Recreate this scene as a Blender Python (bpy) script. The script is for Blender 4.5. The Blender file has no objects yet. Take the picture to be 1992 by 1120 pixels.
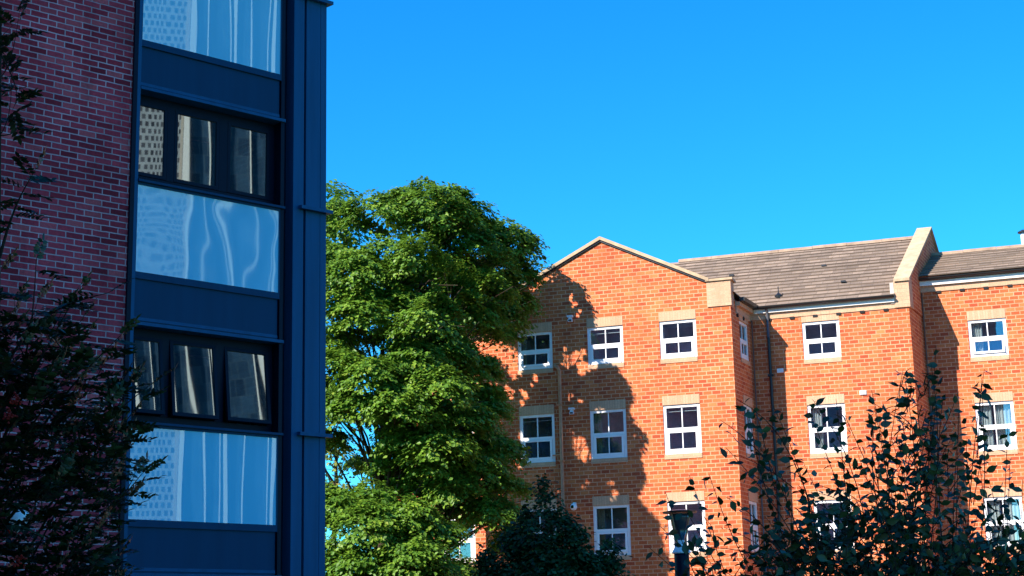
import bpy, math, random
import numpy as np
from mathutils import Vector, Matrix
random.seed(7); RNG = np.random.default_rng(7)
SC = bpy.context.scene; COL = SC.collection
R = math.radians
GZ = 1.6                      # eye height above the ground; measured heights are relative to the eye

# ---------------------------------------------------------------- camera
cam = bpy.data.cameras.new('camera'); cob = bpy.data.objects.new('camera', cam); COL.objects.link(cob)
cam.sensor_width = 36; cam.lens = 56.98; cam.clip_end = 4000; cam.clip_start = .1
_p, _r = .22304, .0231
r0 = Vector((1, 0, 0)); u0 = Vector((0, -math.sin(_p), math.cos(_p))); fwd = Vector((0, math.cos(_p), math.sin(_p)))
cr = r0*math.cos(_r) - u0*math.sin(_r); cu = r0*math.sin(_r) + u0*math.cos(_r)
cob.matrix_world = Matrix(((cr.x, cu.x, -fwd.x, 0), (cr.y, cu.y, -fwd.y, 0), (cr.z, cu.z, -fwd.z, GZ), (0, 0, 0, 1)))
SC.camera = cob

# ---------------------------------------------------------------- sky and sun
SUN_AZ, SUN_EL = R(-131), R(37)
w = bpy.data.worlds.new('World'); SC.world = w; w.use_nodes = True
nt = w.node_tree; bg = nt.nodes['Background']
sky = nt.nodes.new('ShaderNodeTexSky'); sky.sky_type = 'NISHITA'; sky.sun_disc = False
sky.sun_elevation = SUN_EL; sky.sun_rotation = SUN_AZ; sky.air_density = 1.0; sky.dust_density = .3; sky.ozone_density = 3.0
hs = nt.nodes.new('ShaderNodeHueSaturation'); hs.inputs['Saturation'].default_value = 1.38
tint = nt.nodes.new('ShaderNodeMix'); tint.data_type = 'RGBA'; tint.blend_type = 'MULTIPLY'; tint.inputs[0].default_value = 1
tint.inputs[7].default_value = (.25, .96, 1.22, 1)
nt.links.new(sky.outputs[0], hs.inputs['Color']); nt.links.new(hs.outputs[0], tint.inputs[6]); nt.links.new(tint.outputs[2], bg.inputs[0])
bg.inputs[1].default_value = .11
sl = bpy.data.lights.new('sun', 'SUN'); sl.energy = 5.0; sl.angle = R(.5); sl.color = (1, .90, .80)
so = bpy.data.objects.new('sun', sl); COL.objects.link(so)
S = Vector((math.sin(SUN_AZ)*math.cos(SUN_EL), math.cos(SUN_AZ)*math.cos(SUN_EL), math.sin(SUN_EL)))
so.rotation_euler = S.to_track_quat('Z', 'Y').to_euler(); so.location = (-30, -30, 60)
SC.view_settings.view_transform = 'Standard'; SC.view_settings.look = 'None'
SC.view_settings.exposure = 1.15; SC.view_settings.gamma = 1.0
SC.cycles.max_bounces = 6; SC.cycles.transparent_max_bounces = 12

# ---------------------------------------------------------------- material helpers
def mat(name, col=(.5, .5, .5), rough=.6, metal=0, spec=.5):
    m = bpy.data.materials.new(name); m.use_nodes = True
    b = m.node_tree.nodes['Principled BSDF']
    b.inputs['Base Color'].default_value = (*col, 1); b.inputs['Roughness'].default_value = rough
    b.inputs['Metallic'].default_value = metal; b.inputs['Specular IOR Level'].default_value = spec
    return m
def nd(m, t, **kw):
    n = m.node_tree.nodes.new(t)
    for k, v in kw.items(): setattr(n, k, v)
    return n
def lk(m, a, b): m.node_tree.links.new(a, b)
def ramp(m, stops, interp='LINEAR'):
    n = nd(m, 'ShaderNodeValToRGB'); cr_ = n.color_ramp; cr_.interpolation = interp
    while len(cr_.elements) > 1: cr_.elements.remove(cr_.elements[-1])
    for i, (p, c) in enumerate(stops):
        e = cr_.elements[0] if i == 0 else cr_.elements.new(p)
        e.position = p; e.color = (*c, 1)
    return n
def noise(m, vec, scale, detail=3, rough=.6):
    n = nd(m, 'ShaderNodeTexNoise'); n.inputs['Scale'].default_value = scale
    n.inputs['Detail'].default_value = detail; n.inputs['Roughness'].default_value = rough
    lk(m, vec, n.inputs['Vector']); return n
def mixc(m, fac, a, b, blend='MIX'):
    n = nd(m, 'ShaderNodeMix'); n.data_type = 'RGBA'; n.blend_type = blend
    for s, v in ((0, fac), (6, a), (7, b)):
        if hasattr(v, 'links'): lk(m, v, n.inputs[s])
        elif s == 0: n.inputs[0].default_value = v
        else: n.inputs[s].default_value = (*v, 1)
    return n.outputs[2]
def vary(m, col, amt=.18, scale=3.0, bump=.0, bscale=60, streak=False):
    """soft weathering variation of a base colour, in object space"""
    b = m.node_tree.nodes['Principled BSDF']; tc = nd(m, 'ShaderNodeTexCoord')
    v = tc.outputs['Object']
    if streak:
        mp = nd(m, 'ShaderNodeMapping'); mp.inputs['Scale'].default_value = (6, 6, .35); lk(m, v, mp.inputs[0]); v = mp.outputs[0]
    n = noise(m, v, scale, 5); r = ramp(m, [(.3, tuple(c*(1-amt) for c in col)), (.7, tuple(min(1, c*(1+amt)) for c in col))])
    lk(m, n.outputs['Fac'], r.inputs[0]); lk(m, r.outputs[0], b.inputs['Base Color'])
    if bump:
        n2 = noise(m, tc.outputs['Object'], bscale, 4); bp = nd(m, 'ShaderNodeBump'); bp.inputs['Strength'].default_value = bump
        bp.inputs['Distance'].default_value = .01; lk(m, n2.outputs['Fac'], bp.inputs['Height']); lk(m, bp.outputs[0], b.inputs['Normal'])
    return m
def brick_mat(name, stops, mortar, bw, rh, ms, rough=.85, bump=.5, patch=.2, wob=.004, mdark=.3):
    m = mat(name, rough=rough, spec=.2); b = m.node_tree.nodes['Principled BSDF']
    uv = nd(m, 'ShaderNodeUVMap'); uv.uv_map = 'UVMap'
    nz = noise(m, uv.outputs[0], 9, 2)
    vm = nd(m, 'ShaderNodeVectorMath', operation='MULTIPLY_ADD'); lk(m, nz.outputs['Color'], vm.inputs[0])
    vm.inputs[1].default_value = (wob*2, wob*2, 0); lk(m, uv.outputs[0], vm.inputs[2])
    bt = nd(m, 'ShaderNodeTexBrick'); bt.offset = .5; bt.squash = 1
    bt.inputs['Scale'].default_value = 1; bt.inputs['Brick Width'].default_value = bw; bt.inputs['Row Height'].default_value = rh
    bt.inputs['Mortar Size'].default_value = ms; bt.inputs['Mortar Smooth'].default_value = .3
    bt.inputs['Color1'].default_value = (0, 0, 0, 1); bt.inputs['Color2'].default_value = (1, 1, 1, 1); bt.inputs['Mortar'].default_value = (.5, .5, .5, 1)
    lk(m, vm.outputs[0], bt.inputs['Vector'])
    rp = ramp(m, stops); lk(m, bt.outputs['Color'], rp.inputs[0])
    # speckle within a brick and larger weathering patches
    n1 = noise(m, uv.outputs[0], 28, 5, .7); r1 = ramp(m, [(.3, (.72,)*3), (.7, (1.2,)*3)]); lk(m, n1.outputs['Fac'], r1.inputs[0])
    c1 = mixc(m, .8, rp.outputs[0], r1.outputs[0], 'MULTIPLY')
    n3 = noise(m, uv.outputs[0], 1.3, 4); r3 = ramp(m, [(.35, (mortar[0]*(1-mdark), mortar[1]*(1-mdark), mortar[2]*(1-mdark))), (.65, mortar)]); lk(m, n3.outputs['Fac'], r3.inputs[0])
    c2 = mixc(m, bt.outputs['Fac'], c1, r3.outputs[0])
    n2 = noise(m, uv.outputs[0], .55, 4); r2 = ramp(m, [(.3, (1-patch,)*3), (.7, (1+patch*.5,)*3)]); lk(m, n2.outputs['Fac'], r2.inputs[0])
    mp = nd(m, 'ShaderNodeMapping'); mp.inputs['Scale'].default_value = (2.6, .30, 1); lk(m, uv.outputs[0], mp.inputs[0])
    n4 = noise(m, mp.outputs[0], 1.0, 5, .65); r4 = ramp(m, [(.34, (1-patch*.8,)*3), (.56, (1.03,)*3)]); lk(m, n4.outputs['Fac'], r4.inputs[0])
    c2 = mixc(m, 1, c2, r4.outputs[0], 'MULTIPLY')        # rain streaks
    c3 = mixc(m, 1, c2, r2.outputs[0], 'MULTIPLY'); lk(m, c3, b.inputs['Base Color'])
    ad = nd(m, 'ShaderNodeMath', operation='MULTIPLY_ADD'); lk(m, n1.outputs['Fac'], ad.inputs[0]); ad.inputs[1].default_value = .5
    inv = nd(m, 'ShaderNodeMath', operation='SUBTRACT'); inv.inputs[0].default_value = 1; lk(m, bt.outputs['Fac'], inv.inputs[1]); lk(m, inv.outputs[0], ad.inputs[2])
    bp = nd(m, 'ShaderNodeBump'); bp.inputs['Strength'].default_value = bump; bp.inputs['Distance'].default_value = .012
    lk(m, ad.outputs[0], bp.inputs['Height']); lk(m, bp.outputs[0], b.inputs['Normal'])
    return m
def glass_mat(name, refl, rough=.015, wave=.0, wscale=(1, 1, 1), tintc=(1, 1, 1), back=None, bright=(1, 1, 1), ds=1.0):
    """window glass: partly mirror, partly see-through (or back-painted when `back` is a colour)"""
    m = bpy.data.materials.new(name); m.use_nodes = True; t = m.node_tree; t.nodes.remove(t.nodes['Principled BSDF'])
    out = t.nodes['Material Output']; g = nd(m, 'ShaderNodeBsdfGlossy'); g.inputs['Roughness'].default_value = rough
    g.inputs['Color'].default_value = (*bright, 1)
    if back: o = nd(m, 'ShaderNodeBsdfDiffuse'); o.inputs['Color'].default_value = (*back, 1)
    else: o = nd(m, 'ShaderNodeBsdfTransparent'); o.inputs['Color'].default_value = (*tintc, 1)
    lw0 = nd(m, 'ShaderNodeLayerWeight'); lw0.inputs[0].default_value = .5
    lw = nd(m, 'ShaderNodeMath', operation='POWER'); lk(m, lw0.outputs['Facing'], lw.inputs[0]); lw.inputs[1].default_value = 4.0
    ma = nd(m, 'ShaderNodeMath', operation='MULTIPLY_ADD'); lk(m, lw.outputs[0], ma.inputs[0]); ma.inputs[1].default_value = 1-refl; ma.inputs[2].default_value = refl; ma.use_clamp = True
    mx = nd(m, 'ShaderNodeMixShader'); lk(m, ma.outputs[0], mx.inputs[0]); lk(m, o.outputs[0], mx.inputs[1]); lk(m, g.outputs[0], mx.inputs[2]); lk(m, mx.outputs[0], out.inputs['Surface'])
    if wave:
        tc = nd(m, 'ShaderNodeTexCoord'); mp = nd(m, 'ShaderNodeMapping'); mp.inputs['Scale'].default_value = wscale; lk(m, tc.outputs['Object'], mp.inputs[0])
        n = noise(m, mp.outputs[0], 1.0, 1.0, .4); bp = nd(m, 'ShaderNodeBump'); bp.inputs['Strength'].default_value = 1; bp.inputs['Distance'].default_value = wave
        lk(m, n.outputs['Fac'], bp.inputs['Height']); lk(m, bp.outputs[0], g.inputs['Normal'])
    return m
def leaf_mat(name, stops, rough=.45, trans=.25, spec=.4, tcol=(.16, .30, .03)):
    m = mat(name, rough=rough, spec=spec); b = m.node_tree.nodes['Principled BSDF']
    uv = nd(m, 'ShaderNodeUVMap'); uv.uv_map = 'UVMap'; sp = nd(m, 'ShaderNodeSeparateXYZ'); lk(m, uv.outputs[0], sp.inputs[0])
    rp = ramp(m, stops); lk(m, sp.outputs[0], rp.inputs[0]); lk(m, rp.outputs[0], b.inputs['Base Color'])
    if trans:
        out = m.node_tree.nodes['Material Output']; tr = nd(m, 'ShaderNodeBsdfTranslucent'); tr.inputs[0].default_value = (*tcol, 1)
        mx = nd(m, 'ShaderNodeMixShader'); mx.inputs[0].default_value = trans
        lk(m, b.outputs[0], mx.inputs[1]); lk(m, tr.outputs[0], mx.inputs[2]); lk(m, mx.outputs[0], out.inputs['Surface'])
    return m

M = {}
M['red_brick'] = brick_mat('red_brick', [(0, (.39, .070, .028)), (.25, (.48, .102, .034)), (.75, (.56, .138, .044)), (1, (.61, .19, .065))],
                           (.70, .335, .185), .25, .1115, .013, bump=.35, patch=.14)
M['dark_brick'] = brick_mat('dark_brick', [(0, (.34, .026, .042)), (.35, (.56, .046, .070)), (.75, (.70, .070, .10)), (1, (.80, .13, .14))],
                            (.95, .55, .58), .225, .0762, .0085, bump=.7, patch=.30, mdark=.45, wob=.006)
M['cream_brick'] = brick_mat('cream_brick', [(0, (.54, .32, .19)), (1, (.60, .37, .23))], (.52, .33, .21), .25, .1115, .008, bump=.25, patch=.1)
M['soldier'] = brick_mat('soldier_cream_brick', [(0, (.54, .32, .19)), (1, (.61, .375, .235))], (.45, .29, .18), .075, 2.0, .004, bump=.25, patch=.1)
M['stone'] = vary(mat('coping_stone', rough=.9, spec=.2), (.44, .32, .20), .2, 4, .3, 90)
M['render'] = vary(mat('grey_render', rough=.9, spec=.2), (.5, .45, .38), .12, 3)
M['upvc'] = vary(mat('white_window_plastic', rough=.35), (.80, .80, .80), .05, 5)
M['fascia'] = vary(mat('white_fascia', rough=.45), (.72, .70, .64), .1, 5)
M['gutter'] = mat('black_gutter', (.012, .012, .013), .35)
M['greypipe'] = mat('grey_pipe', (.09, .09, .10), .4)
M['tanpipe'] = vary(mat('tan_pipe', rough=.5), (.52, .22, .10), .2, 5)
M['tile'] = brick_mat('roof_tile', [(0, (.195, .145, .11)), (.5, (.235, .175, .13)), (1, (.29, .215, .16))], (.08, .06, .05), .33, 9.0, .004, bump=.3, patch=.22)
M['ridge'] = vary(mat('ridge_tile', rough=.9), (.36, .25, .17), .25, 3)
M['navy'] = vary(mat('navy_metal', rough=.5, spec=.22), (.004, .086, .20), .16, 1.2, streak=True)
M['navy2'] = vary(mat('navy_metal_panel', rough=.55, spec=.18), (.002, .048, .115), .10, 1.0, streak=True)
M['navyd'] = mat('navy_window_frame', (.001, .005, .020), .5, spec=.18)
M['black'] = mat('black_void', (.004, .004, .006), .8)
M['room'] = vary(mat('dim_room', rough=.9), (.38, .43, .52), .3, 1.5)
M['curtain'] = vary(mat('pale_curtain', rough=.9), (.62, .60, .52), .12, 8)
M['beige_curtain'] = vary(mat('beige_curtain', rough=.9), (.50, .42, .26), .12, 8)
M['blind'] = mat('blue_blind', (.10, .28, .55), .8)
M['pane'] = glass_mat('window_glass', .13, .01, .0004, (1.6, 1.6, 1.6), tintc=(.80, .86, .90))
M['spandrel_glass'] = glass_mat('spandrel_glass', .15, .006, .0013, (1.5, 1.5, .32), back=(.24, .74, .98), bright=(.68, 1, 1))
M['rippled_glass'] = glass_mat('rippled_spandrel_glass', .15, .02, .0052, (1.1, 1.1, 1.0), back=(.24, .74, .98), bright=(.68, 1, 1))
M['dark_pane'] = glass_mat('tinted_window_glass', .32, .01, .0018, (1.6, 1.6, .3), tintc=(.3, .35, .4), bright=(.9, .95, .9))
M['bark'] = vary(mat('bark', rough=.95, spec=.1), (.07, .05, .035), .4, 8, .6, 30)
M['twig'] = mat('twig_bark', (.028, .018, .012), .8, spec=.2)
M['whitebox'] = mat('white_plastic', (.75, .76, .78), .4)
M['lens'] = mat('lamp_lens', (.05, .05, .06), .1)
M['globe'] = mat('opal_globe', (.82, .82, .82), .15)
M['berry'] = mat('red_berry', (.30, .012, .008), .3)
M['leafA'] = leaf_mat('sycamore_leaf', [(0, (.038, .10, .010)), (.45, (.095, .205, .015)), (.8, (.18, .30, .022)), (1, (.28, .30, .035))], .5, .30)
M['leafB'] = leaf_mat('pale_tree_leaf', [(0, (.10, .16, .03)), (.6, (.20, .24, .05)), (1, (.32, .27, .07))], .5, .25)
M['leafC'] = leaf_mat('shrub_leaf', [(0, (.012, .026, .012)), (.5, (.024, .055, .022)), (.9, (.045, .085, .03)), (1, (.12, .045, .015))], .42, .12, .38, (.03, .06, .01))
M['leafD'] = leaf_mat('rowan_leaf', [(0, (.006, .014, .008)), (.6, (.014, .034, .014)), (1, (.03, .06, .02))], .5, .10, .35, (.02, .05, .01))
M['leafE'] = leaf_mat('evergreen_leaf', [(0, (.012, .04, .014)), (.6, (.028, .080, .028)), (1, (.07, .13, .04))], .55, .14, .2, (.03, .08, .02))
M['grass'] = vary(mat('grass', rough=.95), (.05, .09, .02), .4, 6, .5, 40)

# ---------------------------------------------------------------- mesh builder
class MB:
    def __init__(s, off=(0, 0, GZ)): s.v = []; s.f = []; s.uv = []; s.off = off
    def face(s, pts, uv=None):
        i = len(s.v); s.v += [tuple(p) for p in pts]; s.f.append(tuple(range(i, i+len(pts))))
        s.uv += list(uv) if uv else [(p[0]+p[1], p[2]) for p in pts]
        return s
    def box(s, x0, x1, y0, y1, z0, z1, skip=''):
        a = [(x0, y0), (x1, y0), (x1, y1), (x0, y1)]
        F = s.face
        if 'f' not in skip: F([(x0, y0, z0), (x1, y0, z0), (x1, y0, z1), (x0, y0, z1)], [(x0, z0), (x1, z0), (x1, z1), (x0, z1)])
        if 'b' not in skip: F([(x1, y1, z0), (x0, y1, z0), (x0, y1, z1), (x1, y1, z1)], [(x1, z0), (x0, z0), (x0, z1), (x1, z1)])
        if 'l' not in skip: F([(x0, y1, z0), (x0, y0, z0), (x0, y0, z1), (x0, y1, z1)], [(y1, z0), (y0, z0), (y0, z1), (y1, z1)])
        if 'r' not in skip: F([(x1, y0, z0), (x1, y1, z0), (x1, y1, z1), (x1, y0, z1)], [(y0, z0), (y1, z0), (y1, z1), (y0, z1)])
        if 't' not in skip: F([(x0, y0, z1), (x1, y0, z1), (x1, y1, z1), (x0, y1, z1)], [(x0, y0), (x1, y0), (x1, y1), (x0, y1)])
        if 'u' not in skip: F([(x0, y1, z0), (x1, y1, z0), (x1, y0, z0), (x0, y0, z0)], [(x0, y1), (x1, y1), (x1, y0), (x0, y0)])
        return s
    def prism(s, poly, d0, d1, axis='y'):
        """polygon in (x,z) extruded in y from d0 to d1"""
        n = len(poly)
        s.face([(x, d0, z) for x, z in poly]); s.face([(x, d1, z) for x, z in reversed(poly)])
        for i in range(n):
            (x0, z0), (x1, z1) = poly[i], poly[(i+1) % n]
            s.face([(x0, d0, z0), (x0, d1, z0), (x1, d1, z1), (x1, d0, z1)])
        return s
    def hexa(s, a, b):
        """two quads a (4 pts) and b (4 pts) joined into a solid"""
        s.face(a[::-1]); s.face(b)
        for i in range(4): j = (i+1) % 4; s.face([a[i], a[j], b[j], b[i]])
        return s
    def tube(s, pts, rad, n=7, caps=True):
        pts = [Vector(p) for p in pts]; rad = rad if hasattr(rad, '__len__') else [rad]*len(pts)
        rings = []; up = Vector((.13, .21, 1)).normalized()
        for i, p in enumerate(pts):
            d = (pts[min(i+1, len(pts)-1)] - pts[max(i-1, 0)]).normalized()
            a = d.cross(up); a = a.normalized() if a.length > 1e-3 else Vector((1, 0, 0)); b = d.cross(a)
            base = len(s.v)
            for k in range(n):
                t = 2*math.pi*k/n; q = p + (a*math.cos(t)+b*math.sin(t))*rad[i]; s.v.append(tuple(q))
            rings.append(base)
        for r1, r2 in zip(rings, rings[1:]):
            for k in range(n):
                s.f.append((r1+k, r1+(k+1) % n, r2+(k+1) % n, r2+k)); s.uv += [(0, 0)]*4
        if caps:
            s.f.append(tuple(rings[0]+k for k in range(n))); s.uv += [(0, 0)]*n
            s.f.append(tuple(rings[-1]+k for k in reversed(range(n)))); s.uv += [(0, 0)]*n
        return s
    def lathe(s, c, prof, n=20):
        """profile [(r,z)] turned about the vertical through c"""
        rings = []
        for r, z in prof:
            base = len(s.v)
            for k in range(n): t = 2*math.pi*k/n; s.v.append((c[0]+r*math.cos(t), c[1]+r*math.sin(t), c[2]+z))
            rings.append(base)
        for r1, r2 in zip(rings, rings[1:]):
            for k in range(n): s.f.append((r1+k, r1+(k+1) % n, r2+(k+1) % n, r2+k)); s.uv += [(0, 0)]*4
        for rr in (rings[0], rings[-1]): s.f.append(tuple(rr+k for k in range(n))); s.uv += [(0, 0)]*n
        return s
    def build(s, name, m, parent=None, smooth=False, bevel=0):
        me = bpy.data.meshes.new(name); o = s.off
        me.from_pydata([(v[0]+o[0], v[1]+o[1], v[2]+o[2]) for v in s.v], [], s.f)
        ul = me.uv_layers.new(name='UVMap'); ul.data.foreach_set('uv', np.array(s.uv, dtype=np.float32).ravel())
        me.materials.append(m); me.validate(); 
        if smooth: me.polygons.foreach_set('use_smooth', [True]*len(me.polygons))
        ob = bpy.data.objects.new(name, me); COL.objects.link(ob)
        if parent: ob.parent = parent
        if bevel:
            b = ob.modifiers.new('bevel', 'BEVEL'); b.width = bevel; b.segments = 2; b.limit_method = 'ANGLE'
        return ob
def empty(name, loc, rz, label, cat, group=None):
    o = bpy.data.objects.new(name, None); COL.objects.link(o); o.location = loc; o.rotation_euler = (0, 0, rz)
    o['label'] = label; o['category'] = cat
    if group: o['group'] = group
    return o
def wall(mb, x0, x1, z0, z1, d, holes, reveal=.11, xf=None):
    """vertical wall at depth d with rectangular holes (x0,x1,z0,z1) and their reveals; xf maps (x,d,z) to a point"""
    xf = xf or (lambda x, dd, z: (x, dd, z))
    xs = sorted({x0, x1, *[h[0] for h in holes], *[h[1] for h in holes]}); zs = sorted({z0, z1, *[h[2] for h in holes], *[h[3] for h in holes]})
    for a, b in zip(xs, xs[1:]):
        for c, e in zip(zs, zs[1:]):
            mx, mz = (a+b)/2, (c+e)/2
            if any(h[0] < mx < h[1] and h[2] < mz < h[3] for h in holes): continue
            mb.face([xf(a, d, c), xf(b, d, c), xf(b, d, e), xf(a, d, e)], [(a, c), (b, c), (b, e), (a, e)])
    for a, b, c, e in holes:
        r = d+reveal
        mb.face([xf(a, d, c), xf(a, r, c), xf(a, r, e), xf(a, d, e)], [(a, c), (a+reveal, c), (a+reveal, e), (a, e)])
        mb.face([xf(b, r, c), xf(b, d, c), xf(b, d, e), xf(b, r, e)], [(b, c), (b+reveal, c), (b+reveal, e), (b, e)])
        mb.face([xf(a, d, e), xf(a, r, e), xf(b, r, e), xf(b, d, e)]); mb.face([xf(a, r, c), xf(a, d, c), xf(b, d, c), xf(b, r, c)])

# ================================================================ GROUND
g = MB((0, 0, 0)); g.face([(-900, -900, 0), (900, -900, 0), (900, 900, 0), (-900, 900, 0)])
ob = g.build('ground', M['grass']); ob['kind'] = 'structure'
g = MB((0, 0, 0)); g.face([(-14, 26, .004), (40, 12, .004), (52, 36, .004), (-2, 54, .004)])  # unseen paving sheet, added to bounce warm light into the shaded brick
ob = g.build('bounce_paving', vary(mat('tan_bounce_paving', rough=.9), (.22, .13, .09), .12, 3)); ob['kind'] = 'structure'

# ================================================================ RED BRICK BUILDING (local x along the wall, y into it)
G = empty('brick_building', (.123, 46.13, 0), R(-18.3695), 'sunlit red brick residential block with gabled wing, tiled roofs and white sash windows', 'building')
T = math.tan(R(6.6))
DM, DN, DL = 1.87, 3.65, 3.5
ROWS = [(9.087, 1.07), (6.70, 1.37), (4.02, 1.384)]
WW = 1.05
def window(x, top, h, d, style=0, W=WW, xf=None, tilt=0, curtain=None, lint=True):
    """white sash window: outer frame, fixed top light, projecting lower sash, glazing bars"""
    def B(mb, a0, a1, d0, d1, c0, c1):
        if xf is None: return mb.box(x+a0, x+a1, d+d0, d+d1, top-c1, top-c0)
        lo = [xf(x+a0, d+d0, top-c1), xf(x+a1, d+d0, top-c1), xf(x+a1, d+d1, top-c1), xf(x+a0, d+d1, top-c1)]
        hi = [xf(x+a0, d+d0, top-c0), xf(x+a1, d+d0, top-c0), xf(x+a1, d+d1, top-c0), xf(x+a0, d+d1, top-c0)]
        return mb.hexa(lo, hi)
    f = MB(); fr = .085; mid = h*.50; y0, y1 = .028, .095
    B(f, 0, fr, y0, y1, 0, h); B(f, W-fr, W, y0, y1, 0, h)
    B(f, fr, W-fr, y0, y1, 0, fr*.9); B(f, fr, W-fr, y0-.03, y1, h-.075, h)          # head, projecting bottom rail
    B(f, fr, W-fr, y0-.004, y1, mid-.04, mid+.04)
    win = f.build('window', M['upvc'], G)
    b = MB(); B(b, W/2-.014, W/2+.014, y0+.02, y0+.05, fr*.9, mid-.04); b.build('glazing_bar', M['upvc'], win)
    p = MB(); B(p, fr, W-fr, y0+.035, y0+.041, fr*.9, mid-.04); p.build('pane', M['pane'], win)
    # lower sash
    s = MB(); a, c0, c1 = fr+.006, mid+.046, h-.079; e = .062; k = y0-.022
    B(s, a, a+e, k, k+.05, c0, c1); B(s, W-a-e, W-a, k, k+.05, c0, c1); B(s, a+e, W-a-e, k, k+.05, c0, c0+e*.8); B(s, a+e, W-a-e, k, k+.05, c1-e, c1)
    B(s, W/2-.013, W/2+.013, k+.012, k+.04, c0+e*.8, c1-e)
    sash = s.build('sash', M['upvc'], win)
    q = MB(); B(q, a+e, W-a-e, k+.024, k+.03, c0+e*.8, c1-e); pq = q.build('pane', M['pane'], win)
    if tilt:
        piv = Vector((x+W/2, d+k, top-c0+GZ))
        Mx = Matrix.Translation(piv) @ Matrix.Rotation(R(-tilt), 4, 'X') @ Matrix.Translation(-piv)
        for o in (sash, pq): o.data.transform(Mx)
    # room behind the glass
    rm = MB(); B(rm, .02, W-.02, 1.1, 1.15, .0, h)
    B(rm, -.3, .02, .10, 1.15, 0, h); B(rm, W-.02, W+.3, .10, 1.15, 0, h); B(rm, -.3, W+.3, .10, 1.15, h, h+.05); B(rm, -.3, W+.3, .10, 1.15, -.05, 0)
    rm.build('room_lining', M['room'], win)
    if curtain == 'rail':
        r_ = MB(); B(r_, fr, W-fr, .13, .15, .16, .18); r_.build('curtain_rail', M['fascia'], win)
    if curtain in ('left', 'both', 'beige', 'blind'):
        cm = M['beige_curtain'] if curtain == 'beige' else M['curtain']
        spans = {'left': [(fr, .38)], 'both': [(fr, .44), (.55, W-fr)], 'beige': [(fr, .27)], 'blind': [(fr, .2)]}[curtain]
        for sa, sb in spans:
            c = MB(); n = 14
            for i in range(n):
                u0, u1 = sa+(sb-sa)*i/n, sa+(sb-sa)*(i+1)/n
                dd0, dd1 = .2+.03*math.sin(i*1.9), .2+.03*math.sin((i+1)*1.9)
                P = [(x+u0, d+dd0, top-h+.02), (x+u1, d+dd1, top-h+.02), (x+u1, d+dd1, top-.06), (x+u0, d+dd0, top-.06)]
                c.face([xf(*p_) for p_ in P] if xf else P)
            c.build('curtain', cm, win)
    if lint:
        l = MB(); B(l, -.004, W+.004, -.012, .09, -.26, -.004); l.build('lintel', M['soldier'], win)
        sl_ = MB(); B(sl_, -.004, W+.004, -.018, .09, h+.006, h+.135); sl_.build('sill', M['cream_brick'], win)
    return win
def hole(x, top, h, W=WW): return (x, x+W, top-h-.10, top+.02)

# --- gabled wing wall
AX, AZ_ = 2.59, 11.62; EZ = 9.80; GL, GR = -1.09, 6.27
def zg(x): return AZ_ - abs(x-AX)*.492
holes = [hole(c, t, h) for c in (0, 2.10, 4.214) for t, h in ROWS]
mb = MB(); wall(mb, GL, GR, -1.6, 9.45, 0, holes, .2)
mb.face([(GL, 0, 9.45), (GR, 0, 9.45), (GR, 0, zg(GR)), (AX, 0, AZ_), (GL, 0, zg(GL))], [(GL, 9.45), (GR, 9.45), (GR, zg(GR)), (AX, AZ_), (GL, zg(GL))])
# right return, splayed; left return
def ret(x0, dA, dB):                       # point on a return wall: s along it, dd into the body
    L = (dB-dA)/math.cos(R(6.6))
    dx, dy = math.sin(R(6.6)), math.cos(R(6.6))
    return L, (lambda s_, dd, z: (x0 + s_*dx - dd*dy, dA + s_*dy + dd*dx, z))
LG, xfG = ret(GR, 0, DM)
rw = .82; rs = .72
wall(mb, 0, LG, -1.6, 9.62, 0, [(rs, rs+rw, t-h-.10, t+.02) for t, h in ROWS], .2, xf=xfG)
mb.face([(GL, 4.6, -1.6), (GL, 0, -1.6), (GL, 0, zg(GL)), (GL, 4.6, zg(GL))], [(4.6, 0), (0, 0), (0, 11.4), (4.6, 11.4)])
# main wall
XM0, XM1 = GR+DM*T, 10.95
mb_m = mb
wall(mb, XM0, XM1, -1.6, 9.30, DM, [hole(7.94, t, h) for t, h in ROWS], .2)
LP, xfP = ret(XM1, DM, DN)
wall(mb, 0, LP, -1.6, 10.0, 0, [], xf=xfP)
XN0 = XM1+(DN-DM)*T
wall(mb, XN0, 24, -1.6, 10.05, DN, [hole(12.416, t, h) for t, h in ROWS] + [hole(17.2, t, h) for t, h in ROWS], .2)
# left wing wall, set back
LROW = [(9.55, 1.07), (6.96, 1.37), (4.21, 1.384)]
wall(mb, -5.3, GL, -1.6, 10.0, DL, [hole(-3.72, t, h) for t, h in LROW], .2)
mb.face([(-5.3, 9, -1.6), (-5.3, DL, -1.6), (-5.3, DL, 10), (-5.3, 9, 10)], [(9, 0), (0, 0), (0, 11.6), (9, 11.6)])
mb.face([(24, 12, -1.6), (-5.3, 12, -1.6), (-5.3, 12, 10), (24, 12, 10)])
mb.face([(-5.3, DL, 10), (-5.3, 5.9, 11.5), (-5.3, 9, 10)])
mb.build('wall', M['red_brick'], G)

cur = {(0, 0): 'blind', (0, 1): 'rail', (1, 0): 'rail', (1, 1): 'beige', (1, 2): 'beige', (2, 1): 'rail'}
for ci, c in enumerate((0, 2.10, 4.214)):
    for ri, (t, h) in enumerate(ROWS): window(c, t, h, 0, curtain=cur.get((ci, ri)), tilt=3 if (ci, ri) in ((0, 0), (1, 2)) else 0)
for ri, (t, h) in enumerate(ROWS): window(7.94, t, h, DM, curtain=(None, 'left', None)[ri])
for ri, (t, h) in enumerate(ROWS): window(12.416, t, h, DN, curtain=('left', 'both', 'both')[ri], tilt=(7, 0, 0)[ri])
for ri, (t, h) in enumerate(ROWS): window(17.2, t, h, DN)
for ri, (t, h) in enumerate(LROW): window(-3.72, t, h, DL)
for ri, (t, h) in enumerate(ROWS): window(rs, t, h, 0, W=rw, xf=xfG)

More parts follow.
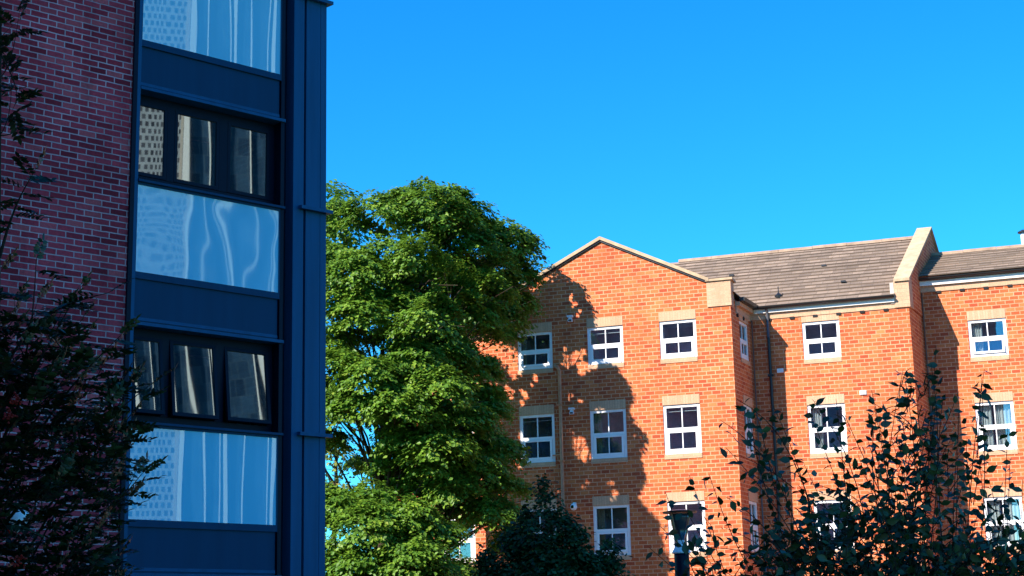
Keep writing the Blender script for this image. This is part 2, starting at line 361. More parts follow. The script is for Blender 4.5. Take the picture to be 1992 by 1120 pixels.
# verge coping of the gable and the block at its foot
def rake(xa, za, xb, zb, th, d0, d1, lift=.0):
    return [(xa, za+lift), (xb, zb+lift), (xb, zb+lift+th), (xa, za+lift+th)]
c = MB(); c.prism([(GL-.12, zg(GL-.12)+.01), (AX, AZ_+.01), (AX, AZ_+.11), (GL-.12, zg(GL-.12)+.11)], -.09, .24)
c.prism([(AX, AZ_+.01), (5.70, zg(5.70)+.01), (5.70, zg(5.70)+.11), (AX, AZ_+.11)], -.09, .24)
c.build('gable_coping', M['stone'], G, bevel=.01)
u = MB(); u.prism([(GL-.10, zg(GL-.10)-.045), (AX, AZ_-.045), (AX, AZ_+.008), (GL-.10, zg(GL-.10)+.008)], -.05, -.002)
u.prism([(AX, AZ_-.045), (5.62, zg(5.62)-.045), (5.62, zg(5.62)+.008), (AX, AZ_+.008)], -.05, -.002)
u.build('under_coping_strip', M['gutter'], G)  # black strip directly below the gable coping
b = MB(); b.box(5.62, GR+.035, -.035, .42, 9.38, 10.10); b.build('kneeler_block', M['cream_brick'], G)
b = MB(); b.box(5.60, GR+.10, -.08, .48, 10.103, 10.165); b.build('kneeler_cap', M['stone'], G, bevel=.008)
b = MB(); b.box(GL-.035, GL+.55, -.035, .42, 9.38, 9.98); b.build('kneeler_block', M['cream_brick'], G)

# --- roofs: courses of tiles, each course lapping the one below
def roof(x0a, x1a, e, r_, x0b=None, x1b=None, n=12, th=.042):
    """slope between eave e=(d,z) and ridge r_=(d,z); x may shift between eave and ridge"""
    x0b = x0a if x0b is None else x0b; x1b = x1a if x1b is None else x1b
    m = MB(); L = math.hypot(r_[0]-e[0], r_[1]-e[1])
    nx, nz = -(r_[1]-e[1])/L, (r_[0]-e[0])/L
    if nz < 0: nx, nz = -nx, -nz
    for i in range(n):
        t0, t1 = i/n, (i+1)/n; jz = random.uniform(-.006, .006)
        P = lambda t, xx, k: (xx, e[0]+(r_[0]-e[0])*t+nx*k, e[1]+(r_[1]-e[1])*t+nz*k)
        xa0, xb0 = x0a+(x0b-x0a)*t0, x1a+(x1b-x1a)*t0; xa1, xb1 = x0a+(x0b-x0a)*t1, x1a+(x1b-x1a)*t1
        off = random.random()
        k0 = th+jz
        # split a course in lengths so its lower edge wavers
        segs = max(2, int((xb0-xa0)/1.1))
        for s_ in range(segs):
            f0, f1 = s_/segs, (s_+1)/segs
            q0, q1 = xa0+(xb0-xa0)*f0, xa0+(xb0-xa0)*f1; w0, w1 = xa1+(xb1-xa1)*f0, xa1+(xb1-xa1)*f1
            j = k0+random.uniform(-.004, .004); hz = random.uniform(-.006, .006)
            m.face([P(t0, q0, j), P(t0+hz*0, q1, j), P(t1, w1, .002), P(t1, w0, .002)], [(q0+off, i*9+1), (q1+off, i*9+1), (w1+off, i*9+1.3), (w0+off, i*9+1.3)])
            m.face([P(t0, q0, 0), P(t0, q1, 0), P(t0, q1, j), P(t0, q0, j)], [(.1, i*9+1)]*4)
    return m
roof(XM0-3.9, XM1-.36, (DM-.12, 9.62), (5.9, 12.20), XM0-3.9, XM1+.12, 17).build('roof', M['tile'], G)
roof(XM0-3.9, XM1+.12, (10.0, 9.62), (5.9, 12.20), n=8).build('roof', M['tile'], G)
roof(XN0-.02, 24, (DN-.12, 10.48), (5.9, 11.62), XN0+.25, 24, 9).build('roof', M['tile'], G)
roof(XN0, 24, (9.0, 10.2), (5.9, 11.62), n=6).build('roof', M['tile'], G)
roof(-5.4, GL+2, (DL-.12, 10.1), (5.9, 11.5), n=8).build('roof', M['tile'], G)
# gable wing roof: two slopes falling left and right, running back to the main roof
for sgn in (-1, 1):
    m = MB(); n = 11; xe = AX+sgn*(GR-AX+.10)
    for i in range(n):
        f0, f1 = i/n, (i+1)/n
        xa, xb = xe+(AX-xe)*f0, xe+(AX-xe)*f1; za, zb = zg(xa)+.03, zg(xb)+.005
        sh = lambda x_: max(0, (x_-AX))/(GR-AX)*.0
        m.face([(xa, .2, za), (xa+.21*(sgn > 0), 5.4, za), (xb+.15*(sgn > 0), 5.4, zb), (xb, .2, zb)][::sgn], [(0, i*9+1), (5, i*9+1), (5, i*9+1.3), (0, i*9+1.3)][::sgn])
        m.face([(xa, .2, za-.025), (xa, .2, za), (xa+.2*(sgn > 0), 5.4, za), (xa+.2*(sgn > 0), 5.4, za-.025)])
    m.build('roof', M['tile'], G)
for xa, xb, z in ((XM0-2.9, XM1+.12, 12.20), (XN0+.25, 24, 11.62), (-5.4, GL+2.2, 11.5)):
    m = MB(); k = int((xb-xa)/.95)
    for i in range(k):
        a, b_ = xa+(xb-xa)*i/k, xa+(xb-xa)*(i+1)/k-.008; j = random.uniform(-.006, .006)
        m.prism([(a, z-.02+j), (b_, z-.02+j), (b_, z+.07+j), (a, z+.07+j)], 5.80, 6.0)
    m.build('ridge_tiles', M['ridge'], G)
# raking party parapet on the pier, with wide stone coping
px0, px1 = 10.60, 10.98; pk = (5.9-DM)*T
def pp(x, d, z): return (x+(d-DM)*T, d, z)
c = MB()
A = [pp(px0, DM-.10, 10.02), pp(px1+.06, DM-.10, 10.02), pp(px1+.06, 5.9, 12.46), pp(px0, 5.9, 12.46)]
c.hexa(A, [(p_[0], p_[1], p_[2]+.07) for p_ in A])
B_ = [pp(px0, 5.9, 12.46), pp(px1+.06, 5.9, 12.46), pp(px1+.06, 9.6, 10.2), pp(px0, 9.6, 10.2)]
c.hexa(B_, [(p_[0], p_[1], p_[2]+.07) for p_ in B_])
c.build('parapet_coping', M['stone'], G)
c = MB(); q0, q1 = px0+.05, px1
prof = [(DM-.02, 9.30), (DM-.02, 10.02), (5.9, 12.45), (9.5, 10.25), (9.5, 9.3)]
Lf = [pp(q0, d_, z_) for d_, z_ in prof]; Rt = [pp(q1, d_, z_) for d_, z_ in prof]
c.face(Lf[::-1], [(d_, z_) for d_, z_ in prof][::-1]); c.face(Rt, [(d_, z_) for d_, z_ in prof]); c.face([Lf[0], Rt[0], Rt[1], Lf[1]], [(q0, 9.3), (q1, 9.3), (q1, 10), (q0, 10)])
c.build('parapet', M['red_brick'], G)
b = MB(); b.hexa([pp(px0-.02, DM-.05, 9.28), pp(px1+.02, DM-.05, 9.28), pp(px1+.02, DM+.42, 9.28), pp(px0-.02, DM+.42, 9.28)], [pp(px0-.02, DM-.05, 10.015), pp(px1+.02, DM-.05, 10.015), pp(px1+.02, DM+.42, 10.25), pp(px0-.02, DM+.42, 10.25)])
b.build('kneeler_block', M['cream_brick'], G)
b = MB(); b.box(px0-.13, px0-.025, DM-.06, DM+.3, 9.40, 10.0); b.build('lead_flashing', M['render'], G)

# --- eaves: cream corbel band with small notches, fascia, gutter
def eaves(x0, x1, d, zb, zt, zf, zgut, notch0, step=.66):
    band = MB(); band.box(x0, x1, d-.03, d+.1, zb, zt); band.build('corbel_band', M['cream_brick'], G)
    nt_ = MB(); xx = notch0
    while xx < x1-.15:
        nt_ = MB(); nt_.box(xx, xx+.13, d-.034, d+.02, zb-.055, zb+.012); nt_.build('eaves_notch', M['black'], G); xx += step
    fa = MB(); fa.box(x0, x1, d-.10, d+.1, zt+.002, zf); fa.build('fascia', M['fascia'], G)
    gu = MB(); n = 8
    pr = [(d-.10-.07+.075*math.cos(math.pi+math.pi*k/n)*1.0, zgut+.075*math.sin(math.pi+math.pi*k/n)*1.0) for k in range(n+1)]
    for (ya, za), (yb, zb_) in zip(pr, pr[1:]): gu.face([(x0, ya, za), (x1, ya, za), (x1, yb, zb_), (x0, yb, zb_)])
    gu.face([(x0, pr[0][0], pr[0][1]), (x1, pr[0][0], pr[0][1]), (x1, pr[-1][0], pr[-1][1]), (x0, pr[-1][0], pr[-1][1])])
    gu.build('gutter', M['gutter'], G)
eaves(XM0+.01, px0-.03, DM, 9.27, 9.44, 9.56, 9.62, 6.95)
eaves(XN0+.01, 24, DN, 10.02, 10.20, 10.34, 10.42, 11.62)
eaves(-5.3, GL-.02, DL, 9.75, 9.92, 10.03, 10.09, -5.1)
# eaves along the return
def hx(mb, s0, s1, d0, d1, z0, z1, xf): 
    P = lambda z: [xf(s0, d0, z), xf(s1, d0, z), xf(s1, d1, z), xf(s0, d1, z)]
    return mb.hexa(P(z0), P(z1))
b = MB(); hx(b, .45, LG, -.03, .02, 9.22, 9.44, xfG); b.build('corbel_band', M['cream_brick'], G)
b = MB(); hx(b, .45, LG-.02, -.13, .02, 9.443, 9.56, xfG); b.build('fascia', M['soldier'], G)
b = MB(); hx(b, .45, LG-.05, -.27, -.132, 9.57, 9.68, xfG); b.build('gutter', M['gutter'], G)
b = MB(); hx(b, .50, .58, -.045, .02, 9.14, 9.24, xfG); b.build('eaves_notch', M['black'], G); b = MB(); hx(b, 1.05, 1.13, -.045, .02, 9.14, 9.24, xfG); b.build('eaves_notch', M['black'], G)
b = MB(); hx(b, .60, rs+rw+.25, -.015, .01, 8.75+.6, 9.21, xfG)
b.build('corbel_band', M['cream_brick'], G)
# pipes
b = MB(); b.tube([(6.98, DM-.16, 9.60), (6.98, DM-.07, 9.42), (6.98, DM-.07, 8.72)], .042, 10); b.build('downpipe', M['greypipe'], G, True)
b = MB(); b.tube([(6.98, DM-.07, 8.72), (6.98, DM-.07, -1.6)], .042, 10)
for z in (7.6, 6.0, 4.4): b.box(6.90, 7.06, DM-.12, DM, z, z+.05)
b.build('downpipe', M['gutter'], G)
b = MB(); x_, y_, _ = xfG(LG-.12, -.06, 0); b.tube([(x_, y_, 9.25), (x_, y_, -1.6)], .022, 8); b.build('downpipe', M['greypipe'], G, True)
b = MB(); b.tube([(XN0+.05, DN-.05, 10.0), (XN0+.05, DN-.05, -1.6)], .02, 8); b.build('downpipe', M['greypipe'], G, True)
b = MB(); b.tube([(1.08, .03, 8.07), (1.2, -.07, 8.02), (1.26, -.07, 7.9), (1.25, -.07, -1.6)], .052, 10); b.tube([(.98, -.03, 5.50), (1.25, -.07, 5.50)], .02, 6)
b.build('soil_pipe', M['tanpipe'], G, True)
for z in (6.9, 5.3, 3.7):
    b = MB(); b.box(1.18, 1.32, -.13, .0, z, z+.05); b.build('pipe_bracket', M['tanpipe'], G)
# boxes and lamps on the gable wall
def flood(x, z):
    b = MB(); b.box(x-.07, x+.09, -.13, -.0, z, z+.05); b.box(x-.035, x+.055, -.10, -.0, z-.06, z); o = b.build('security_light', M['whitebox'], G, bevel=.006)
    b = MB(); b.box(x-.05, x+.07, -.12, -.02, z-.13, z-.062); b.build('lens', M['whitebox'], o, bevel=.01)
    b = MB(); b.box(x-.035, x+.055, -.124, -.121, z-.12, z-.075); b.build('glass', M['lens'], o)
flood(1.62, 9.43); flood(1.58, 6.76)
b = MB(); b.lathe((1.59, -.16, 4.01), [(.001, -.10), (.06, -.085), (.095, -.04), (.10, 0), (.09, .05), (.05, .09), (.001, .1)], 16); o = b.build('globe_light', M['globe'], G, True)
b = MB(); b.box(1.55, 1.63, -.10, 0, 4.08, 4.14); b.build('bracket', M['whitebox'], o)
for x, z, d in ((9.52, 6.95, DM), (7.25, 7.75, DM)):
    b = MB(); b.box(x-.09, x+.09, d-.03, d, z-.06, z+.06)
    for k in range(3): b.box(x-.07, x+.07, d-.042, d-.031, z-.045+k*.032, z-.03+k*.032)
    b.build('wall_vent', M['whitebox'], G)
# soil vent cowl on the main roof and flue on the right roof
b = MB(); b.box(7.10, 7.42, DM+.28, DM+.60, 9.83, 9.87); b.lathe((7.26, DM+.44, 9.86), [(.05, 0), (.05, .07), (.11, .09), (.12, .17), (.05, .22), (.015, .27), (.012, .44)], 12); b.build('roof_vent', M['gutter'], G)
b = MB(); b.lathe((14.16, 5.9, 11.5), [(.09, 0), (.09, .56)], 14); o = b.build('flue', M['whitebox'], G, True)
b = MB(); b.lathe((14.16, 5.9, 12.06), [(.17, 0), (.17, .03), (.05, .09)], 14); b.build('cowl', M['gutter'], o)
for x, z, d in ((5.5, 11.2, 0), (9.0, 10.4, 0), (8.3, 11.25, 0)):
    t = (z-9.62)/2.58; dd = DM-.12+t*(5.9-DM+.12)
    b = MB(); b.box(x, x+.14, dd-.14, dd, z-.02, z+.035); b.build('roof_vent', M['gutter'], G)

# ================================================================ NAVY-CLAD BUILDING (local x along the facade, y into it)
A_ = empty('apartment_building', (-4.5943, 19.1647, 0), R(90-48.3769), 'shaded purple brick block with navy metal window bay and pale blue glass panels', 'building')
mb = MB()
mb.face([(-14, 0, -1.6), (-.10, 0, -1.6), (-.10, 0, 12.6), (-14, 0, 12.6)], [(-14, -1.6), (-.1, -1.6), (-.1, 12.6), (-14, 12.6)])
mb.face([(2.80, .4, -1.6), (2.80, 7, -1.6), (2.80, 7, 12.6), (2.80, .4, 12.6)], [(0, 0), (7, 0), (7, 14), (0, 14)])
mb.face([(2.80, 7, -1.6), (-14, 7, -1.6), (-14, 7, 12.6), (2.80, 7, 12.6)]); mb.face([(-14, 0, 12.6), (2.8, 0, 12.6), (2.8, 7, 12.6), (-14, 7, 12.6)])
mb.box(-14, -9, -14.4, 7, -1.6, 18.6, skip='u')  # unseen wing, added to keep the sun off the facade and near shrubs
mb.build('wall', M['dark_brick'], A_)
# shape of the brick above the visible storeys follows the flat roof
f = MB(); f.box(-.10, -.045, -.035, .15, -1.6, 12.6); f.build('corner_trim', M['navyd'], A_)
f = MB(); f.box(-.044, .008, -.02, .3, -1.6, 12.6); f.build('jamb_trim', M['navy'], A_)
f = MB(); f.box(2.10, 2.155, -.0, .35, -1.6, 12.6); f.build('jamb_trim', M['navyd'], A_)
f = MB(); f.box(2.156, 2.285, .16, .35, -1.6, 12.6); f.build('shadow_gap', M['navyd'], A_)
f = MB(); f.box(2.286, 2.45, -.02, .4, -1.6, 12.6); f.build('column_flange', M['navy'], A_)
f = MB(); f.box(2.451, 2.485, .03, .4, -1.6, 12.6); f.build('column_groove', M['black'], A_)
f = MB(); f.box(2.486, 2.715, -.02, .4, -1.6, 12.6); f.box(2.722, 2.815, -.02, .4, -1.6, 12.6); f.box(2.7155, 2.7215, .0, .4, -1.6, 12.6); f.build('column_cladding', M['navy'], A_)
def slopebox(mb, x0, x1, y0, y1, z, th):
    mb.hexa([(x0, y0, z-.03), (x1, y0, z-.03), (x1, y1, z), (x0, y1, z)], [(x0, y0, z-.03+th), (x1, y0, z-.03+th), (x1, y1, z+th), (x0, y1, z+th)]); return mb
for z in (2.85, 5.87, 8.87, 11.87):
    f = MB(); slopebox(f, 2.37, 2.875, -.10, .3, z, .045); f.build('ledge', M['navy'], A_, bevel=.006)
for i in range(-1, 4):
    zb = 7.67-3.0*i; zt = zb+1.103
    # glass spandrel and its frame
    f = MB(); f.box(.009, 2.099, .0, .012, zb-.085, zb+.0); f.box(.009, 2.099, .0, .012, zt-.0, zt+.06); f.box(.009, .022, .0, .012, zb, zt); f.box(2.085, 2.099, .0, .012, zb, zt)
    f.box(.009, 2.099, .03, .3, zb-.085, zt+.06)
    fo = f.build('glazing_frame', M['navy2'], A_)
    f = MB(); f.box(.022, 2.085, .012, .022, zb, zt); f.build('glass_panel', M['rippled_glass' if i == 1 else 'spandrel_glass'], fo)
    # solid panel between glass and window head
    f = MB(); f.box(.009, 2.085, .028, .3, zb-.62, zb-.086); f.build('spandrel_panel', M['navy2'], A_)
    f = MB(); f.box(.009, 2.155, -.03, .3, zb-.665, zb-.625); f.box(.009, 2.085, .018, .026, zb-.60, zb-.56); f.build('head_flashing', M['navy'], A_, bevel=.004)
    # sill
    zs = zb-1.80
    f = MB(); slopebox(f, .009, 2.155, -.04, .3, zs-.035, .03); f.build('sill', M['navy2'], A_, bevel=.004)
    # window band, set back
    wt, wb = zb-.70, zs+.0; D = .17
    f = MB(); f.box(.009, 2.12, D, D+.08, wb, wb+.07); f.box(.009, 2.12, D, D+.08, wt-.06, wt+.035)
    for a, b_ in ((.009, .06), (.50, .60), (1.26, 1.38), (2.03, 2.155)): f.box(a, b_, D-.01, D+.08, wb+.07, wt-.06)
    win = f.build('window', M['navyd'], A_)
    f = MB(); f.box(.0, 2.15, 1.3, 1.34, wb, wt); f.box(.0, 2.15, .3, 1.34, wb-.02, wb); f.box(0, 2.15, .3, 1.34, wt+.036, wt+.06); f.box(-.04, 0, .3, 1.3, wb, wt); f.build('room_lining', M['black'], win)
    for a, b_ in ((.06, .50), (.60, 1.26), (1.38, 2.03)):
        s = MB(); e = .045; s.box(a+.004, a+e, D-.012, D+.04, wb+.075, wt-.065); s.box(b_-e, b_-.004, D-.012, D+.04, wb+.075, wt-.065)
        s.box(a+e, b_-e, D-.012, D+.04, wb+.075, wb+.075+e); s.box(a+e, b_-e, D-.012, D+.04, wt-.065-e, wt-.065)
        so_ = s.build('sash', M['navyd'], win)
        q = MB(); q.box(a+e, b_-e, D+.006, D+.012, wb+.075+e, wt-.065-e); qo = q.build('pane', M['dark_pane'], win)
        if i == 1:
            piv = Vector((0, D, wt-.065+GZ)); Mx = Matrix.Translation(piv) @ Matrix.Rotation(R(-7), 4, 'X') @ Matrix.Translation(-piv)
            so_.data.transform(Mx); qo.data.transform(Mx)
b = MB(); b.lathe((-1.39, -.10, 1.60), [(.001, -.14), (.08, -.125), (.125, -.07), (.14, 0), (.125, .07), (.08, .12), (.001, .14)], 18); o = b.build('wall_lamp', M['globe'], A_, True)
b = MB(); b.box(-1.45, -1.33, -.06, 0, 1.52, 1.68); b.build('bracket', M['navy'], o)

# ================================================================ towers across the street (seen mirrored in the glass)
def tower(name, az, dist, wdt, dep, h, label, kind):
    c0 = Vector((-3.7+math.sin(R(az))*dist, 20+math.cos(R(az))*dist, 0)); rz = R(-az)   # local y points away from the viewer
    t = empty(name, c0, rz, label, 'tower')
    if kind == 'grid':
        m = brick_mat('tower_window_grid', [(0, (.03, .035, .05)), (1, (.10, .11, .13))], (.36, .40, .42), 1.0, 1.3, .26, bump=0, wob=0, mdark=.1)
        mb = MB((0, 0, 0)); mb.box(-wdt/2, wdt/2, 0, dep, 0, h, 'u'); mb.build('wall', m, t)
        mb = MB((0, 0, 0)); mb.box(-wdt/2-.2, -wdt/2+.8, -.25, 0, 0, h+1); mb.box(wdt/2-4.3, wdt/2-2.9, -.25, 0, 0, h+1); mb.box(wdt/2-.9, wdt/2+.1, -.25, 0, 0, h+1); mb.build('pier', M['render'], t)
    else:
        m = brick_mat('tower_glazing', [(0, (.012, .03, .06)), (1, (.03, .07, .12))], (.05, .09, .13), 1.2, 3.2, .07, rough=.15, bump=0, wob=0)
        mb = MB((0, 0, 0)); mb.box(-wdt/2, wdt/2, 0, dep, 0, h, 'u'); mb.build('wall', m, t)
        for x, w_ in ((-wdt/2, .8), (-wdt/2+1.5, .25), (-3.6, .5), (-2.6, .2), (.6, .25), (3.4, .6), (4.5, .2), (7.2, .25), (wdt/2-1.0, .9)):
            mb = MB((0, 0, 0)); mb.box(x, x+w_, -.9, 0, 0, h+2); mb.build('fin', M['fascia'], t)
    return t
tower('residential_tower', 110.3, 250, 15, 15, 122, 'pale concrete tower with a grid of small square windows, left of the glass one', 'grid')
tower('office_tower', 106.0, 240, 22, 18, 128, 'dark blue glass tower with white vertical fins', 'fins')

# ================================================================ FOLIAGE
def leaf_mesh(name, C, N_, T_, size, m, parent, tmpl, col=None):
    """many small leaves: centres C, normals N_, tip directions T_, sizes; tmpl = (verts, faces)"""
    tv, tf = tmpl; tv = np.array(tv, float); n = len(C)
    T_ = T_ - N_*np.sum(T_*N_, 1, keepdims=True); T_ /= np.linalg.norm(T_, axis=1, keepdims=True)+1e-9
    X = np.cross(T_, N_); 
    V = C[:, None, :] + size[:, None, None]*(tv[None, :, 0:1]*X[:, None, :] + tv[None, :, 1:2]*T_[:, None, :] + tv[None, :, 2:3]*N_[:, None, :])
    k = len(tv); V = V.reshape(-1, 3)
    idx = []; tot = []
    base = np.arange(n)*k
    fl = [list(f_) for f_ in tf]; lens = [len(f_) for f_ in fl]; flat = np.concatenate([np.array(f_) for f_ in fl])
    loops = (base[:, None] + flat[None, :]).ravel(); lt = np.tile(lens, n); ls = np.concatenate([[0], np.cumsum(lt)[:-1]])
    me = bpy.data.meshes.new(name); me.vertices.add(len(V)); me.vertices.foreach_set('co', V.astype(np.float32).ravel())
    me.loops.add(len(loops)); me.loops.foreach_set('vertex_index', loops.astype(np.int32))
    me.polygons.add(len(lt)); me.polygons.foreach_set('loop_start', ls.astype(np.int32)); me.polygons.foreach_set('loop_total', lt.astype(np.int32))
    ul = me.uv_layers.new(name='UVMap'); c = RNG.random(n) if col is None else col
    uvs = np.zeros((n, len(flat), 2), np.float32); uvs[:, :, 0] = c[:, None]; ul.data.foreach_set('uv', uvs.ravel())
    me.materials.append(m); me.update(calc_edges=True); me.validate()
    ob = bpy.data.objects.new(name, me); COL.objects.link(ob); ob.parent = parent
    return ob
def unit(a): return a/(np.linalg.norm(a, axis=-1, keepdims=True)+1e-9)
LEAF_FAR = ([(0, -.5, 0), (.36, -.12, .07), (.22, .22, .05), (0, .55, -.06), (-.22, .22, .05), (-.36, -.12, .07)], [(0, 1, 2, 3), (0, 3, 4, 5)])
LEAF_OV = ([(0, -.5, 0), (.17, -.36, .05), (.30, -.10, .07), (.24, .14, .05), (.10, .33, .0), (0, .55, -.07), (-.10, .33, .0), (-.24, .14, .05), (-.30, -.10, .07), (-.17, -.36, .05), (0, 0, 0)],
           [(0, 1, 2, 10), (10, 2, 3, 4), (10, 4, 5), (10, 5, 6), (10, 6, 7, 8), (0, 10, 8, 9)])
LEAFLET = ([(0, -.5, 0), (.19, -.25, .03), (.21, .1, .03), (0, .5, -.04), (-.21, .1, .03), (-.19, -.25, .03)], [(0, 1, 2, 3), (0, 3, 4, 5)])

def crown_points(lobes, per_spray, sprays, spray_r, rng):
    C = []; N_ = []; T_ = []; K = []
    for (x, y, z, r) in lobes:
        c = np.array([x, y, z]); ns = int(sprays*(r**1.75))+3
        d = unit(rng.normal(size=(ns, 3))); d[:, 2] = np.where(d[:, 2] < -.35, -d[:, 2]*.5, d[:, 2]); d[:, 1] = np.where(rng.random(ns) < .35, -np.abs(d[:, 1]), d[:, 1]); d = unit(d)
        rad = r*(.62+.42*rng.random((ns, 1))**.6); sc = c + d*rad*np.array([1, 1, .80])
        for k in range(ns):
            n = int(per_spray*(.6+.8*rng.random())); out = d[k].copy(); out[2] = 0; out = unit(out+1e-6)
            a = rng.normal(size=(n, 2))*.55; sr = spray_r*(.7+.7*rng.random())
            px, py = a[:, 0]*sr, a[:, 1]*sr*.8
            side = np.array([-out[1], out[0], 0])
            P = sc[k] + side*px[:, None] + out*py[:, None]
            P[:, 2] += -(px**2)*.5/sr*1.2 - py*.35 + rng.normal(size=n)*.035 - np.abs(rng.normal(size=n))*.05
            C.append(P); nn = np.array([0, 0, 1.0])*.9 + d[k]*.75 + rng.normal(size=(n, 3))*.36; N_.append(unit(nn))
            T_.append(unit(out*1.0 + rng.normal(size=(n, 3))*.6 + np.array([0, 0, -.45])))
            K.append(np.clip(rng.random()*.45 + rng.random(n)*.5, 0, 1))
    return np.concatenate(C), np.concatenate(N_), np.concatenate(T_), np.concatenate(K)

# --- the big sycamore beside the gable
LOBES = [(-4.66,40.30,7.52,0.64),(-3.19,41.50,8.18,0.59),(-3.55,39.30,3.59,0.81),(-4.50,39.00,3.71,0.56),(-3.14,40.60,4.79,0.64),(-4.74,41.00,5.39,0.52),(-0.59,40.60,3.45,0.64),(-0.10,41.50,2.86,0.53),(-4.10,42.50,4.96,0.38),(-4.37,42.50,7.92,0.40),(-0.69,41.80,6.21,0.53),(-0.37,41.40,5.08,0.55),(-4.63,40.00,6.55,0.57),(-1.82,40.80,7.95,0.71),(-2.55,39.60,5.92,0.75),(-1.95,41.50,11.42,1.01),(-2.80,42.00,11.86,0.68),(-1.28,41.80,11.20,0.88),(-3.52,41.50,11.38,0.94),(-4.66,42.00,11.48,0.75),(0.09,43.40,11.15,0.59),(-0.14,43.00,10.33,0.70),(-0.76,42.50,10.51,0.82),(-2.17,40.30,9.73,1.11),(-3.14,41.00,10.20,0.80),(-3.88,40.30,9.50,0.91),(-4.62,41.00,10.10,0.73),(-1.27,40.80,9.42,0.86),(-0.50,42.00,9.33,0.88),(0.05,43.20,9.37,0.56),(-1.65,40.20,8.62,0.78),(-2.86,40.60,8.74,0.79),(-3.83,39.80,8.32,0.77),(-4.50,40.00,8.65,0.65),(-0.96,41.00,8.44,0.73),(-0.17,42.60,8.75,0.58),(-2.15,39.60,8.11,0.77),(-4.38,39.50,6.98,0.70),(-3.53,39.20,6.59,0.82),(-2.57,40.00,7.15,0.84),(-1.71,41.00,7.44,0.86),(-1.07,41.80,7.30,0.68),(-0.82,42.00,6.65,0.54),(-1.91,39.60,6.29,0.96),(-2.89,39.00,5.84,0.82),(-3.93,39.40,5.93,0.70),(-4.50,40.00,6.03,0.52),(-1.32,40.40,5.62,0.85),(-0.70,41.50,5.36,0.54),(-1.93,39.60,4.89,0.90),(-2.70,39.80,5.19,0.71),(-0.96,40.60,4.48,0.79),(-0.26,41.20,4.14,0.56),(-1.59,40.20,3.94,0.72),(-2.66,41.00,4.17,0.66),(-4.27,38.60,3.36,0.69),(-3.55,38.00,2.94,0.80),(-2.63,38.60,3.20,0.75),(-2.10,39.00,2.85,0.70),(-3.67,38.00,2.00,0.86),(-2.48,38.00,2.09,0.92),(-1.56,38.60,1.86,0.69),(-4.33,38.00,2.36,0.55),(-2.77,38.60,1.18,1.50),(-3.91,38.00,1.07,1.23)]
LOBES = [tuple(v*44.6/y for v in (x, y, z, q)) if (x > -.3 and z > 8) else (x, y, z, q) for x, y, z, q in LOBES]   # right edge nearly touches the gable
_rl = random.Random(17)
LOBES += [(-1.65,42.80,12.17,0.65),(-2.34,42.60,12.43,0.47),(-1.10,43.20,11.89,0.62),(0.15,44.40,11.11,0.59),(0.24,44.60,10.33,0.54),(-0.27,44.20,11.59,0.56),(0.12,44.50,9.50,0.54),(-0.57,43.80,10.53,0.83),(-0.19,44.20,8.71,0.45),(-0.81,43.40,8.71,0.69),(-1.31,42.60,10.98,0.81),]
for _ in range(60):           # smaller lobes bridging the big ones
    a, b = _rl.sample(LOBES, 2)
    if abs(a[0]-b[0]) < 1.6 and abs(a[2]-b[2]) < 1.5:
        LOBES.append(tuple((p+q)/2 + (_rl.gauss(0, .12) if i < 3 else 0) for i, (p, q) in enumerate(zip(a[:3], b[:3]))) + (_rl.uniform(.40, .68),))
LOBES = [l for l in LOBES if l[0] < .35]
LOBES += [tuple(v*(1+2.3/y) for v in (x, y, z)) + (q*.95,) for x, y, z, q in LOBES if x > -3.0 and y < 42.2]     # depth of the crown towards the wall
# body of the crown behind what faces the camera, and its hidden left half
BACK = [(-1.6,43.3,9.6,1.3),(-3.2,43.6,9.6,1.5),(-2.4,43.4,7.6,1.4),(-1.6,43.0,5.4,1.2),(-5.9,41.6,10.2,1.3),(-6.6,41.0,8.2,1.4),(-6.2,40.2,6.4,1.2),(-7.2,41.5,4.6,1.2),(-6.3,42.6,10.6,1.2),(-1.2,42.6,3.6,.9),(-6.2,39.6,2.8,1.1)]
# openings in the crown that let the sun through to the wall behind: a point on the sunbeam and its radius
BEAMS = [(1.45,45.69,9.82,0.13),(1.70,45.61,9.75,0.17),(1.94,45.53,9.69,0.17),(2.14,45.46,9.58,0.13),(1.59,45.64,7.62,0.13),(1.73,45.60,7.41,0.17),(1.91,45.54,7.21,0.16),(2.03,45.50,6.98,0.12),(1.60,45.64,8.76,0.09),(1.85,45.56,8.57,0.07),(0.31,46.07,8.86,0.12),(0.59,45.98,9.26,0.09),(0.00,46.17,9.64,0.12),(0.18,46.11,7.68,0.10),(2.44,45.36,8.26,0.08),(2.71,45.27,5.86,0.08),(2.65,45.29,6.22,0.07),(1.95,45.52,6.26,0.09),(0.09,46.14,6.95,0.12),(-0.46,46.32,5.38,0.12),(-0.59,46.37,5.90,0.12),(0.90,45.87,9.86,0.10),(1.79,45.58,11.41,0.07),(1.90,45.54,11.13,0.06),(1.71,45.60,11.67,0.06),(2.90,45.21,5.21,0.08),(-0.08,46.20,9.04,0.12),(2.57,45.32,7.81,0.06),(1.15,45.79,6.02,0.07)]
